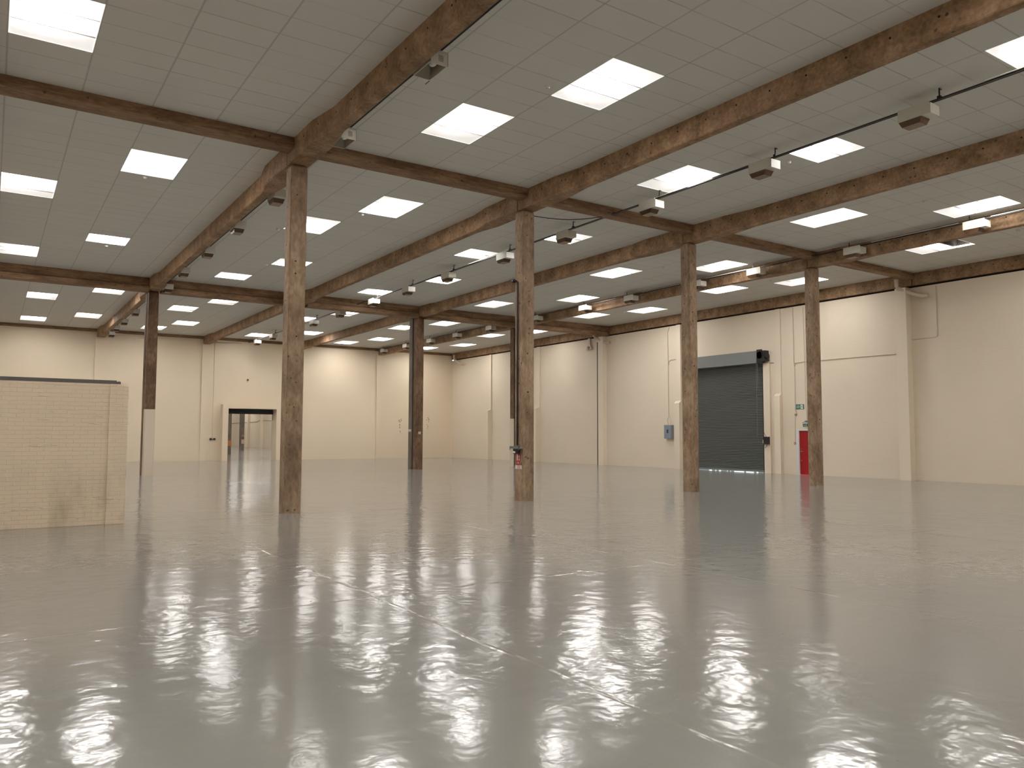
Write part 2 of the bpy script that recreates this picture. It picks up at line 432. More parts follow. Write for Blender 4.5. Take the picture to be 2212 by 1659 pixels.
struct(rf.obj('ceiling_roof_deck', M_GAP))

# right wall with shutter and door openings
SH0, SH1, SHT = 6.83, 11.25, 5.12
DR0, DR1, DRT = 3.93, 5.15, 2.02
WT = 7.48
wr = MB()
wr.box(XW, XW+.3, YF, DR0, 0, WT); wr.box(XW, XW+.3, DR1, SH0, 0, WT); wr.box(XW, XW+.3, SH1, 112, 0, WT)
wr.box(XW, XW+.3, SH0, SH1, SHT, WT); wr.box(XW, XW+.3, DR0, DR1, DRT, WT)
wr.box(XW+.12, XW+.35, YF, YB, WT, HC+.3, 1)      # near-black backing that stands for the shade in the gap under the edge beam
struct(wr.obj('wall_right', [M_WR, M_GAP]), 'long cream painted brick wall on the right')
# back wall with the doorway
OP0, OP1, OPT = 7.45, 10.58, 3.40
wb = MB()
wb.box(XL, OP0, YB, YB+.35, 0, HC+.3); wb.box(OP1, XW, YB, YB+.35, 0, HC+.3); wb.box(OP0, OP1, YB, YB+.35, OPT, HC+.3)
struct(wb.obj('wall_back', M_WB), 'cream painted brick wall at the far end')
wl = MB(); wl.box(XL-.3, XL, YF, YB, 0, HC+.3); struct(wl.obj('wall_left', M_WR))
wf = MB(); wf.box(XL, XW, YF-.3, YF, 0, HC+.3); struct(wf.obj('wall_front', M_WB))
yd = MB(); yd.box(XW+.3, XW+9, 2, 17, -.1, -.005); struct(yd.obj('ground', M_LEDGE), 'pale yard outside the shutter')

# trims on the back wall: pilasters
def pil_back(i, x0, x1, ztop, lbl, d=.09):
    b = MB(); b.box(x0, x1, YB-d, YB, 0, ztop); struct(b.obj('trim_%d' % i, M_WB), lbl)
pil_back(1, -.30, .10, 7.50, 'shallow cream pilaster at left of the far wall')
pil_back(2, 5.84, 6.22, 7.50, 'shallow cream pilaster left of the doorway')
pil_back(3, 12.05, 12.45, 7.50, 'shallow cream pilaster right of the doorway')
pil_back(4, 18.0, 18.42, 7.50, 'shallow cream pilaster near the far right corner')
# pilasters on the right wall
def pil_right(i, y0, y1, d, lbl, low=None):
    b = MB(); b.box(XW-d, XW, y0, y1, 0, WT-.0)
    if low:      # thicker foot with a splayed top
        dd, z = low
        b.loft([[(XW-dd, y0-.02, 0), (XW, y0-.02, 0), (XW, y1+.04, 0), (XW-dd, y1+.04, 0)],
                [(XW-dd, y0-.02, z-.12), (XW, y0-.02, z-.12), (XW, y1+.04, z-.12), (XW-dd, y1+.04, z-.12)],
                [(XW-d-.002, y0-.02, z), (XW, y0-.02, z), (XW, y1+.04, z), (XW-d-.002, y1+.04, z)]])
    struct(b.obj('trim_%d' % i, M_PIL), lbl)
pil_right(5, -.20, .24, .36, 'broad cream pilaster under the near bent drain pipe')
pil_right(6, 5.86, 6.12, .05, 'cream pilaster between the shutter and the red door', (.20, 3.62))
pil_right(7, 17.95, 18.38, .30, 'broad cream pilaster beside the black vertical pipe')
pil_right(8, 24.50, 24.85, .10, 'cream pilaster with a thicker foot, nearer of two beyond black pipe', (.42, 3.55))
pil_right(9, 30.42, 30.66, .10, 'cream pilaster with a thicker foot, near the far corner', (.36, 3.55))
pil_right(10, 12.0, 12.3, .10, 'cream pilaster behind the third column', (.25, 3.5))
jb = MB(); jb.box(XW-.10, XW, 6.46, SH0-.02, 0, 5.05); struct(jb.obj('trim_11', M_PIL), 'cream jamb at the right of the roller shutter')

# ------------------------------------------------------------------ columns
def octring(x0, x1, y0, y1, z, c):
    return [(x0+c, y0, z), (x1-c, y0, z), (x1, y0+c, z), (x1, y1-c, z), (x1-c, y1, z), (x0+c, y1, z), (x0, y1-c, z), (x0, y0+c, z)]
def post(b, x0, x1, y0, y1, z0, z1, c=.022, mi=0, top=False):
    rings = [octring(x0, x1, y0, y1, z0, c), octring(x0, x1, y0, y1, z1-(.05 if top else 0), c)]
    if top: rings.append(octring(x0+.03, x1-.03, y0+.03, y1-.03, z1, c))
    b.loft(rings, mi)
def hole_disc(b, p, axis, r=.018, mi=1, depth=.004):
    b.cyl(p, r, depth, axis, 10, mi)

W1 = .185
names = {0: 'weathered brown concrete column nearest the brick partition, front row left',
         1: 'brown concrete column with the red extinguisher sign and black pipe',
         2: 'brown concrete column standing in front of the roller shutter',
         3: 'brown concrete column partly hiding the red door'}
for k in range(4):
    c = empty('concrete_column', (k*V, 0, 0))
    b = MB(); post(b, -W1, W1, -W1, W1, 0, HCOL, .024 if k < 2 else .04, top=True)
    for z in (2.26, 2.79, 3.79, 5.16, 5.43, 6.9):
        hole_disc(b, (random.uniform(-.05, .05), -W1-.002, z), 1, random.uniform(.012, .024))
    for z in (1.9, 3.0, 3.7, 4.6, 5.9, 6.7):
        hole_disc(b, (-W1-.002, random.uniform(-.05, .05), z+random.uniform(-.1, .1)), 0, .016)
    b.obj('shaft', [M_COL, M_HOLE], c)
    tag(c, names[k], 'column', 'front row of concrete columns')
lab2 = {0: 'double concrete column left of the doorway with pale painted lower front',
        1: 'double concrete column standing hidden behind the nearest column',
        2: 'dark double concrete column right of the doorway with small pale labels',
        3: 'double concrete column with pale lower part just behind the sign column'}
for k in range(4):
    c = empty('concrete_column', (k*V, U, 0))
    pz = {0: 2.70, 3: 2.60}.get(k, 0)
    b = MB(); post(b, -.19, .19, -.438, -.075, pz, HCOL, .02, top=True); b.obj('front_post', [M_COL2, M_HOLE], c)
    if pz:
        b = MB(); post(b, -.193, .193, -.441, -.072, 0, pz, .02); b.obj('painted_base', [M_PALE], c)
    rz_ = pz if k == 3 else 0; b = MB(); post(b, -.19, .19, .075, .438, rz_, HCOL, .02, top=True); b.obj('rear_post', [M_GREYPOST if k == 2 else M_COL2], c)
    if rz_: q = MB(); post(q, -.193, .193, .072, .441, 0, rz_, .02); q.obj('painted_base', [M_PALE], c)
    b = MB(); b.box(-.15, .15, -.08, .08, 0, HCOL-.05); b.obj('joint_gap_shade', [M_GAP], c)  # near-black box put in as the shade of the open joint
    tag(c, lab2[k], 'column', 'second row of double concrete columns')
    if k == 2:
        b = MB(); b.box(-.198, -.19, .10, .42, 1.86, 1.98); l = tag(b.obj('tape_strip', M_TAPE), 'pale tape strip on the rear post of the dark double column', 'tape'); l.location = (k*V, U, 0)
        b = MB(); b.box(-.06, -.01, -.446, -.438, 1.74, 1.86); b.box(.01, .06, -.446, -.438, 1.74, 1.86); l = tag(b.obj('paper_label', M_TAPE), 'small pale paper label on the front of the dark double column', 'label'); l.location = (k*V, U, 0)

# ------------------------------------------------------------------ long beams (run away from the camera)
def long_beam(x, y0, y1, label, ends=(True, True), zb=7.575):
    o = empty('concrete_beam', (x, y0, zb))
    b = MB(); L_ = y1-y0; hw = .11; ew = .235
    st = []
    if ends[0]: st += [(0.0, ew), (1.62, ew), (2.4, hw)]
    else: st += [(0.0, hw)]
    if ends[1]: st += [(L_-2.25, hw), (L_-1.75, ew), (L_, ew)]
    else: st += [(L_, hw)]
    rings = []
    for (y, w) in st:
        z0 = 0.0; z1 = HC-zb+.25
        ch = .02
        rings.append([(-w+ch, y, z0), (w-ch, y, z0), (w, y, z0+ch), (w, y, z1), (-w, y, z1), (-w, y, z0+ch)])
    b.loft(rings)
    n = int(L_/.76)
    for i in range(1, n):
        y = i*.76+.05
        w = hw
        for a, c in zip(st[:-1], st[1:]):
            if a[0] <= y <= c[0]: w = a[1]+(c[1]-a[1])*(y-a[0])/max(c[0]-a[0], 1e-6)
        hole_disc(b, (-w-.003, y, .30+random.uniform(-.012, .012)), 0, .019)
    b.obj('beam_body', [M_BEAM, M_HOLE], o)
    tag(o, label, 'beam', 'long concrete ceiling beams')
    return o
sect = ['nearest span, before the first column row', 'middle span between the two column rows', 'farthest span running to the end wall']
spans = [(YF, -.015, (False, False)), (.015, U-.015, (True, True)), (U+.015, YB, (True, True))]
def near_beam(k):       # flared end block on the column side only
    o = empty('concrete_beam', (k*V, 0, 7.575))
    b = MB(); hw = .11; ew = .235; rings = []
    for (y, w) in [(YF, hw), (-2.5, hw), (-1.6, ew), (-.02, ew)]:
        z1 = HC-7.575+.25; ch = .02
        rings.append([(-w+ch, y, 0), (w-ch, y, 0), (w, y, ch), (w, y, z1), (-w, y, z1), (-w, y, ch)])
    b.loft(rings)
    for i in range(0, 31):
        y = -1.1 - .757*i
        w = ew if y > -1.6 else (hw if y < -2.5 else ew-(ew-hw)*(-1.6-y)/.9)
        hole_disc(b, (-w-.003, y, .30+random.uniform(-.012, .012)), 0, .019)
    b.obj('beam_body', [M_BEAM, M_HOLE], o)
    tag(o, 'brown concrete %s long beam, %s' % (LINE[k], sect[0]), 'beam', 'long concrete ceiling beams')
    return o
for k in range(4): near_beam(k)
for k in range(4):
    for j in (1, 2):
        y0, y1, e = spans[j]
        long_beam(k*V, y0, y1, 'brown concrete %s long beam, %s' % (LINE[k], sect[j]), e)
near_beam(-1)['label'] = 'brown concrete long beam to the left, nearest span'
for j in (1, 2): long_beam(-V, spans[j][0], spans[j][1], 'brown concrete long beam far left out at the side, span %d' % (j+1), (True, True))
# edge beams along the right wall
for j, (y0, y1) in enumerate([(YF, -.32), (-.28, U-.02), (U+.02, YB)]):
    o = empty('edge_beam', (24.42, y0, 7.56))
    b = MB(); L_ = y1-y0
    b.loft([[(-.14, y, 0), (.15, y, 0), (.15, y, .7), (-.14, y, .7)] for y in (0, L_)])
    i = 0; y = .5
    while y < L_-.2:
        hole_disc(b, (-.145, y, .30), 0, .02); y += .767
    b.obj('beam_body', [M_BEAM, M_HOLE], o)
    tag(o, 'brown concrete edge beam on top of the right wall, %s' % ['nearest length at the frame edge', 'middle length', 'farthest length at the far corner'][j], 'beam', 'edge beams along the right wall')

# ------------------------------------------------------------------ cross beams
GX = [(-V, 0), (0, V), (V, 2*V), (2*V, 3*V), (3*V, 4*V)]
for i, (a, c) in enumerate(GX):
    x0 = a+.24; x1 = c-.24 if i < 4 else 24.27
    o = empty('concrete_cross_beam', (x0, 0, 7.81))
    ex = (.10, .09, .04, 0, 0)[i]; b = MB(); prof = [(-.41, .225), (-.41, .175), (-.415, .10), (-.395, .085), (-.40, .03), (-.37, 0), (-.08, 0), (-.05, .03), (-.05, .45), (-.38, .45), (-.38, .225)]
    b.loft([[(x, y-(ex if y < -.3 else 0), z) for (y, z) in prof] for x in (0, x1-x0)])
    b.box(0, x1-x0, -.378-ex, -.06, .17, .24, 1)  # near-black strip stands for the shadow gap at the ceiling
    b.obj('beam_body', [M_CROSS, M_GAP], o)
    tag(o, 'brown concrete cross beam over the front columns, %s' % BAY[i], 'beam', 'cross beams over the front row')
for i, (a, c) in enumerate(GX):
    x0 = a+.24; x1 = c-.24 if i < 4 else 24.27
    o = empty('concrete_cross_beam', (x0, U, 7.49))
    prof = [(-.77, .55), (-.77, .44), (-.70, .37), (-.70, .26), (-.78, .20), (-.78, .02), (-.75, 0), (-.30, 0), (-.20, .1), (-.20, .8), (-.77, .8)]
    b = MB(); b.loft([[(x, y, z) for (y, z) in prof] for x in (0, x1-x0)])
    b.obj('beam_body', [M_CROSS], o)
    tag(o, 'deep dark brown cross beam over the second column row, %s' % BAY[i], 'beam', 'cross beams over the second row')
# top plate along the back wall
for i, (a, c) in enumerate([(XL, 0)] + GX[1:]):
    x0 = a+.24 if i else XL; x1 = c-.24
    b = MB(); b.box(x0, x1, YB-.12, YB, 7.86, HC-.005)
    o = b.obj('wall_plate_beam', M_CROSS)
    tag(o, 'thin brown concrete strip on top of the end wall, %s' % BAY[i], 'beam', 'wall plate strips on the end wall')

# ------------------------------------------------------------------ skylights
def rim(b, x0, x1, y0, y1, z, w=.012):
    b.box(x0, x1, y0, y0+w, z, z+.02); b.box(x0, x1, y1-w, y1, z, z+.02)
    b.box(x0, x0+w, y0+w, y1-w, z, z+.02); b.box(x1-w, x1, y0+w, y1-w, z, z+.02)
cnt = {}
sect_n = {0: 'before the first cross beam', 1: 'between the two cross beams', 2: 'beyond the second cross beam'}
def skylight(b_, s_, y0, n, label, special=None):
    x0 = xs(b_, s_); o = empty('ceiling_skylight', (x0, y0, HC))
    r = MB(); rim(r, .005, 1.195, .005, n*T-.005, -.002)
    r.obj('rim', M_TBAR, o)
    sb = MB()
    for i in range(1, n): sb.box(.018, 1.182, i*T-.012, i*T+.012, -.008, .02)
    if n > 1: sb.obj('divider_bar', M_SEAM, o)
    for i in range(n):
        m = random.choices([M_DIFF, M_DIFF2], [.75, .25])[0]
        if (b_, s_, round(y0, 1)) in DULL and i in DULL[(b_, s_, round(y0, 1))]: m = DULL[(b_, s_, round(y0, 1))][i]
        if special and i == 0:      # missing pane: open well with a displaced strip
            w = MB()
            w.add([(.02, .02, .002), (1.18, .02, .002), (1.18, .02, .7), (.02, .02, .7)], [(0, 1, 2, 3)])
            w.add([(.02, T, .01), (1.18, T, .01), (1.18, T, .7), (.02, T, .7)], [(0, 1, 2, 3)], 1)
            w.add([(.02, .02, .002), (.02, T, .002), (.02, T, .7), (.02, .02, .7)], [(0, 1, 2, 3)])
            w.add([(1.18, .02, .002), (1.18, T, .002), (1.18, T, .7), (1.18, .02, .7)], [(0, 1, 2, 3)], 1)
            w.add([(.02, .02, .7), (1.18, .02, .7), (1.18, T, .7), (.02, T, .7)], [(0, 1, 2, 3)], 1)
            w.obj('open_well', [M_PIPE, M_GAP], o)  # far side, right side and top coloured near-black as unlit
            p = MB(); p.box(1.0, 1.18, .02, T-.01, .003, .008); p.obj('displaced_pane', M_DIFF, o)
            continue
        p = MB(); p.box(.014, 1.186, i*T+.01, (i+1)*T-.01, .006, .010)
        p.obj('diffuser_pane', m, o)
    tag(o, label, 'skylight', 'backlit ceiling skylights')
    return o
DULL = {(1, 1, -4.0): {2: M_DIFF3, 0: M_DIFF, 1: M_DIFF}, (1, 1, -4.1): {2: M_DIFF3}, (1, 2, -7.0): {2: M_DIFF3, 0: M_DIFF, 1: M_DIFF},
        (0, 2, 2.2): {0: M_DIFF, 1: M_DIFF, 2: M_DIFF2}, (1, 1, 5.2): {0: M_DIFF2, 1: M_DIFF2, 2: M_DIFF2},
        (1, 1, 5.3): {0: M_DIFF2, 1: M_DIFF2, 2: M_DIFF2}, (0, 0, -4.0): {2: M_DIFF2}, (2, 1, -4.0): {2: M_DIFF3}, (0, 0, 5.7): {2: M_DIFF2, 1: M_DIFF2}}
for k in list(DULL):
    if k[2] == -4.0: DULL[(k[0], k[1], -4.1)] = DULL[k]
for (b_, s_, y0, n) in sorted(SKY, key=lambda q: (q[0], q[2])):
    sc = 0 if y0 < 0 else (1 if y0 < U else 2)
    i = cnt.get((b_, sc), 0); cnt[(b_, sc)] = i+1
    tot = sum(1 for q in SKY if q[0] == b_ and (0 if q[2] < 0 else (1 if q[2] < U else 2)) == sc)
    pos = '' if tot == 1 else (ORD[i] if i < tot-1 else 'farthest')
    lbl = 'glowing skylight, %s %s, %s' % (pos, sect_n[sc], BAY[b_]) if pos else 'glowing skylight %s, %s' % (sect_n[sc], BAY[b_])
    skylight(b_, s_, y0, n, lbl, special=(b_ == 4 and y0 < 0))
cb = {}; BAYX = dict(BAY); BAYX[-1] = 'outer left ceiling bay'
for i, (b_, s_, y0, n) in enumerate(BEHIND):
    skylight(b_, s_, y0, n, 'skylight outside the picture, %s, %s' % (ORD[cb.setdefault(b_, 0)], BAYX[b_])); cb[b_] += 1

# ------------------------------------------------------------------ luminaires
def make_light(kind='closed'):
    o = empty('box_floodlight', (0, 0, 0))       # origin: centre of the underside
    b = MB()
    if kind == 'closed':
        b.box(-.155, .155, -.31, .31, 0, .19)
        b.box(-.155, -.148, -.29, .31, .19, .235)
        b.obj('housing', M_WHITE, o)
        g = MB()
        g.loft([[(-.148, -.135, 0), (.148, -.135, 0), (.148, .30, 0), (-.148, .30, 0)],
                [(-.135, -.12, -.04), (.135, -.12, -.04), (.135, .285, -.04), (-.135, .285, -.04)],
                [(-.12, -.085, -.105), (.12, -.085, -.105), (.12, .25, -.105), (-.12, .25, -.105)]], 0, False)
        g.add([(-.12, -.085, -.105), (.12, -.085, -.105), (.12, .25, -.105), (-.12, .25, -.105)], [(0, 1, 2, 3)], 1)
        g.obj('lens', [M_BROWNGLASS, M_LENSB], o)
    else:
        t = .008
        b.box(-.155, .155, -.31, -.31+t, -.02, .22); b.box(-.155, .155, .31-t, .31, 0, .19)
        b.box(-.155, -.155+t, -.31, .31, 0, .19); b.box(.155-t, .155, -.31, .31, 0, .19); b.box(-.155, .155, -.31, .31, .19, .2)
        for i in range(5): b.box(-.02, .07, -.3125, -.31, .13-.022*i, .14-.022*i, 1)
        b.obj('housing', [M_WHITE, M_STEELGREY], o)
        g = MB()
        g.loft([[(-.14, -.295, .005), (.14, -.295, .005), (.14, .295, .005), (-.14, .295, .005)],
                [(-.06, -.2, .16), (.06, -.2, .16), (.06, .12, .16), (-.06, .12, .16)]], 0, False)
        g.add([(-.06, -.2, .16), (.06, -.2, .16), (.06, .12, .16), (-.06, .12, .16)], [(0, 1, 2, 3)])
        g.obj('reflector', M_REFL, o)
        s = MB(); s.sphere((-.03, -.15, .07), .062, 16, 0, (1, 1.5, .9)); s.obj('bulb', M_BULB, o)
        f = MB(); f.box(.14, .15, .31, .46, -.012, -.004); f.obj('loose_wire_guard', M_BLACK, o)
    c = MB(); c.box(-.035, .035, -.16, -.05, .19, .215); c.box(-.05, .05, -.13, -.10, .215, .236); c.obj('clamp', M_BLACK, o)
    return o
P_CLOSED = make_light(); P_OPEN = make_light('open'); used = {'c': False, 'o': False}
def light(x, y, z, label, group, kind='c', rz=0):
    p = P_CLOSED if kind == 'c' else P_OPEN
    o = copy_tree(p) if used[kind] else p
    used[kind] = True
    o.location = (x, y, z); o.rotation_euler = (0, 0, rz)
    tag(o, label, 'floodlight', group)
RY = [-9.1, -5.6, -2.0, 1.65, 5.0, 8.9, 12.3, 15.8, 19.8, 23.6, 27.4, 30.8, 34.2]
for i, y in enumerate(RY):
    if i == 10: continue
    j = i if i < 10 else i-1
    light(8.78, y, 7.578, 'white box floodlight with brown lens, %s on the central hanging rail' % (ORD[j] if j < 11 else 'farthest'), 'floodlights on the central rail')
for i, y in enumerate([-5.72, -1.95]):
    light(.30, y, 7.575, 'open box floodlight with exposed bulb right of the leftmost long beam, %s' % ('nearer' if i == 0 else 'farther'), 'open floodlights by the leftmost beam', 'o')
for i, y in enumerate([2.6, 6.1, 9.8, 13.6, 17.3, 25.0, 28.8, 31.9, 34.9]):
    light({2.6: .36, 17.3: .41, 34.9: .41}.get(y, .30), y, 7.565, 'closed box floodlight right of the leftmost long beam, %s' % (ORD[i] if i < 8 else 'farthest'), 'closed floodlights by the leftmost beam')
for i, y in enumerate([-5.8, -2.0, 1.95, 4.8, 8.7, 11.9, 15.8, 20.3, 24.1, 27.5, 31.0, 34.6]):
    light(17.84, y, 7.61, 'white box floodlight on the rail beside the fourth long beam, %s' % ORD[i], 'floodlights by the fourth beam')

# rails
def rail(x, z, y0, y1, label, extra):
    o = empty('lighting_rail', (x, 0, z))
    b = MB(); b.box(-.02, .02, y0, y1, -.02, .005); b.obj('rail_channel', M_BLACK, o)
    b = MB(); b.tube([(.055, y0, -.006), (.055, y1, -.006)], .014, 8); b.obj('cable', M_BLACK, o)
    if extra:
        for (a, c) in extra:
            b = MB(); b.box(-.045, .0, a, c, .006, .02); b.obj('white_tray_section', M_WHITE, o)
    return o
r1 = rail(8.78, 7.84, YF+.02, YB-.02, '', [(-9.0-3.5, -10.3), (-5.4, -4.1), (-3.3, -1.9), (5.3, 7.4), (9.3, 10.4)])
tag(r1, 'thin black lighting rail hanging along the middle ceiling bay', 'rail')
for y in [-20, -16.6, -13, -9.5, -5.9, -2.3, 1.3, 4.7, 8.5, 11.9, 15.4, 19.4, 23.2, 27, 30.4, 33.9]:
    h = MB(); h.box(-.01, .01, y-.01, y+.01, 0, HC-7.84-.002); h.box(-.035, .035, y-.03, y+.03, 0, .045); h.box(0, .07, y-.008, y+.008, HC-7.84-.02, HC-7.84-.004)
    h.obj('hanger', M_BLACK, r1)
r2_ = rail(17.86, 7.87, YF+.02, YB-.02, '', [(-24, -6.2), (-5.3, -2.6), (2.4, 4.4), (5.3, 8.0)])
tag(r2_, 'dark lighting rail with white tray lengths beside the fourth long beam', 'rail')
for y in [-9, -5.6, -1.8, 2.1, 5, 9, 12, 16, 20.6, 24.3, 27.7, 31.2, 34.8]:
    h = MB(); h.box(-.01, .01, y-.01, y+.01, 0, HC-7.87-.002); h.obj('hanger', M_BLACK, r2_)
r3 = rail(.30, 7.83, YF+.02, YB-.02, '', None)
tag(r3, 'dark lighting rail close beside the leftmost long beam', 'rail')
# slack cable from the sign column to the rail
b = MB(); pts = []
for i in range(13):
    t = i/12; pts.append((V+.12+(8.72-V-.12)*t, -.05-.1*t, 7.49+(7.83-7.49)*t-.10*math.sin(math.pi*t)))
b.tube(pts, .012, 8); tag(b.obj('slack_cable', M_BLACK), 'black slack cable from the sign column top to the central rail', 'cable')

# smoke detectors
sd = [(0, -2.48, 4.1), (0, -2.39, 12.49), (1, 2.8, -5.54), (1, 3.27, 4.26-.15), (1, 1.75, 7.1), (1, 2.94, 12.0 + .35), (2, 9.75, -5.54), (3, 15.38, -5.64), (4, 20.67, -5.68), (3, 15.47, 4.32), (4, 20.85, 3.65), (4, 21.2, 12.93)]
per = {}
lens0 = None
for (b_, x, y) in sd:
    sc = 0 if y < 0 else 1
    tot = [q for q in sd if q[0] == b_ and (q[2] < 0) == (y < 0)]
    idx = sorted(q[2] for q in tot).index(y)
    w = '' if len(tot) == 1 else ['nearest ', 'middle ' if len(tot) == 3 else 'farthest ', 'farthest '][idx]
    o = empty('smoke_detector', (x, y, HC))
    if lens0 is None:
        b = MB(); b.cyl((0, 0, -.022), .055, .0215, 2, 24); me1 = b.mesh('detector_base', M_WHITE2)
        b = MB(); b.loft([[(r*math.cos(2*math.pi*k/20), r*math.sin(2*math.pi*k/20), z) for k in range(20)] for (r, z) in [(.046, -.022), (.046, -.04), (.03, -.056), (.008, -.06)]]); me2 = b.mesh('detector_head', M_WHITE2)
        lens0 = True
    for nm, me in (('base', me1), ('head', me2)):
        c = bpy.data.objects.new(nm, me); COL.objects.link(c); c.parent = o
    tag(o, '%sround white smoke detector %s, %s' % (w, sect_n[sc], BAY[b_]), 'smoke detector', 'smoke detectors on the ceiling')

# ------------------------------------------------------------------ brick partition at left
PX1 = -3.28; PY = -.45
o = empty('brick_partition', (PX1, PY, 0))
b = MB()
def rag(z): return .006*math.sin(z*41)+.005*math.sin(z*97+1)
rings = []
zz = [i*.075 for i in range(35)] + [2.60]
for z in zz:
    rings.append([(-3.3, .0, z), (rag(z)-.02, .0, z), (rag(z)-.02, .24, z), (-3.3, .24, z)])
b.loft(rings); b.obj('brickwork', M_PB, o)
b = MB(); rings = []
for z in zz: rings.append([(-.315, -.035, z), (rag(z)+.002, -.035, z), (rag(z)+.002, .26, z), (-.315, .26, z)])
b.loft(rings); b.obj('end_pier', M_PB, o)
b = MB(); b.box(-3.3, -.20, .02, .20, 2.602, 2.612); b.box(-3.3, -.20, .02, .035, 2.612, 2.67); b.box(-3.3, -.20, .185, .20, 2.612, 2.67)
b.box(-.20, -.13, .03, .19, 2.602, 2.65); b.box(-.165, -.155, .018, .03, 2.60, 2.66)
b.obj('steel_channel', M_CHANNEL, o)
tag(o, 'low cream painted brick partition with peeling paint and steel channel on top', 'wall')

# ------------------------------------------------------------------ roller shutter in the right wall
o = empty('door_1', (XW, SH0, 0))
struct(o, 'large dark grey steel roller shutter in the right wall')
W = SH1-SH0
b = MB(); n = int((SHT-.10)/.078); prof = []
for i in range(n):
    z = .10+i*.078
    for (dz, dx) in ((0, 0), (.012, -.016), (.055, -.016), (.068, 0)): prof.append((dx, z+dz))
prof.append((0, SHT))
vs = [(.09+dx, 0, z) for dx, z in prof] + [(.09+dx, W, z) for dx, z in prof]
m_ = len(prof); 
for i in range(m_-1): b.add([vs[i], vs[i+1], vs[m_+i+1], vs[m_+i]], [(0, 1, 2, 3)], 1 if i % 4 in (2, 3) else 0)  # groove faces take a darker slat colour as shade between slats
b.obj('slat_curtain', [M_SLAT, M_SLATD], o)
b = MB(); b.box(.06, .12, 0, W, .028, .11)
GAPS = [(7.30, 7.44), (7.56, 8.05), (8.13, 8.76), (8.93, 8.98), (9.12, 9.18), (9.54, 9.70), (9.84, 9.93), (10.12, 10.33)]
prev = SH0
for a, c in GAPS + [(SH1, SH1)]:
    b.box(.07, .11, prev-SH0, a-SH0, .0, .03); prev = c
b.obj('bottom_bar', M_SLAT, o)
for s in (0, W-.08):
    b = MB(); b.box(-.03, .16, s, s+.08, 0, SHT-.05); b.obj('guide_rail', M_STEELGREY if s else M_BLACK, o)
b = MB(); b.loft([[(-.30, -.02, SHT-.05), (.05, -.02, SHT-.05), (.05, W+.05, SHT-.05), (-.30, W+.05, SHT-.05)], [(-.30, -.02, SHT+.52), (0, -.02, SHT+.52), (0, W+.05, SHT+.52), (-.30, W+.05, SHT+.52)]])
b.obj('shutter_box', M_GALV, o)
mo = MB(); mo.box(-.34, -.02, -.30, -.02, SHT+.02, SHT+.50); mo.cyl((-.2, -.36, SHT+.25), .15, .3, 1, 16); mo.box(-.36, -.30, -.16, .12, SHT-.05, SHT+.56)
mo.cyl((-.36, -.05, SHT+.30), .17, .05, 0, 18); mobj = mo.obj('motor', M_BLACK, o)
b = MB()
for dy in (.10, .17): b.tube([(-.33, dy, SHT+.2), (-.33, dy, 3.9 if dy < .12 else 1.6)], .009, 6)
b.obj('pull_chain', M_STEELGREY, mobj)
b = MB(); b.box(-.03, 0, -.55, -.30, SHT-.09, SHT-.07); b.obj('support_bracket', M_BLACK, o)
# light wells: nothing painted, daylight shows through the ragged gap under the bar

# ------------------------------------------------------------------ red fire door
o = empty('door_2', (XW, DR0, 0)); struct(o, 'red fire door in a white frame, partly behind the fourth column')
DW = DR1-DR0
b = MB(); b.box(-.04, .12, 0, .12, 0, DRT); b.box(-.04, .12, DW-.16, DW, 0, DRT); b.box(-.04, .12, .12, DW-.16, DRT-.09, DRT); b.obj('door_frame', M_FRAME, o)
b = MB(); b.box(.02, .065, .12, DW-.16, 0, DRT-.09); leaf = b.obj('door_leaf', M_RED, o)
b = MB(); b.cyl((.0, DW-.24, 1.02), .025, .03, 0, 14); b.box(-.03, 0, DW-.36, DW-.225, 1.01, 1.03); b.cyl((.0, DW-.24, 1.12), .02, .02, 0, 12); b.cyl((.0, DW-.24, .62), .02, .02, 0, 12)
b.obj('door_handle', M_BRASS, leaf)

# text helper
def text_mesh(name, body, size, mat_, parent, loc, rot, sx=1):
    cu = bpy.data.curves.new(name, 'FONT'); cu.body = body; cu.size = size; cu.align_x = 'CENTER'; cu.align_y = 'CENTER'; cu.extrude = .0008
    cu.space_line = .85
    t = bpy.data.objects.new(name+'_tmp', cu); COL.objects.link(t)
    dg = bpy.context.evaluated_depsgraph_get(); me = bpy.data.meshes.new_from_object(t.evaluated_get(dg))
    bpy.data.objects.remove(t); me.materials.clear(); me.materials.append(mat_)
    o = bpy.data.objects.new(name, me); COL.objects.link(o); o.parent = parent
    o.location = loc; o.rotation_euler = rot; o.scale = (sx, 1, 1)
    return o
ROTR = (math.pi/2, 0, -math.pi/2)     # lies on the right wall, read from -X side
# running man, drawn in (s, z) with s to the reader's right
def man(b, s0, z0, k, put, mi=0):
    def seg(p, q, w):
        dx, dz = q[0]-p[0], q[1]-p[1]; l = math.hypot(dx, dz); nx, nz = -dz/l*w/2, dx/l*w/2
        pts = [(p[0]+nx, p[1]+nz), (q[0]+nx, q[1]+nz), (q[0]-nx, q[1]-nz), (p[0]-nx, p[1]-nz)]
        b.add([put(s0+a*k, z0+c*k) for a, c in pts], [(0, 1, 2, 3)], mi)
    seg((.05, .30), (-.02, -.02), .14); seg((.05, .28), (.25, .16), .06); seg((.02, .28), (-.18, .20), .06); seg((-.18, .20), (-.22, .06), .05)
    seg((-.02, 0), (.18, -.14), .08); seg((.18, -.14), (.12, -.36), .07); seg((-.03, 0), (-.14, -.2), .08); seg((-.14, -.2), (-.34, -.26), .07)
    b.add([put(s0+(.1+.075*math.cos(a))*k, z0+(.42+.075*math.sin(a))*k) for a in [i*math.pi/6 for i in range(12)]], [tuple(range(12))], mi)
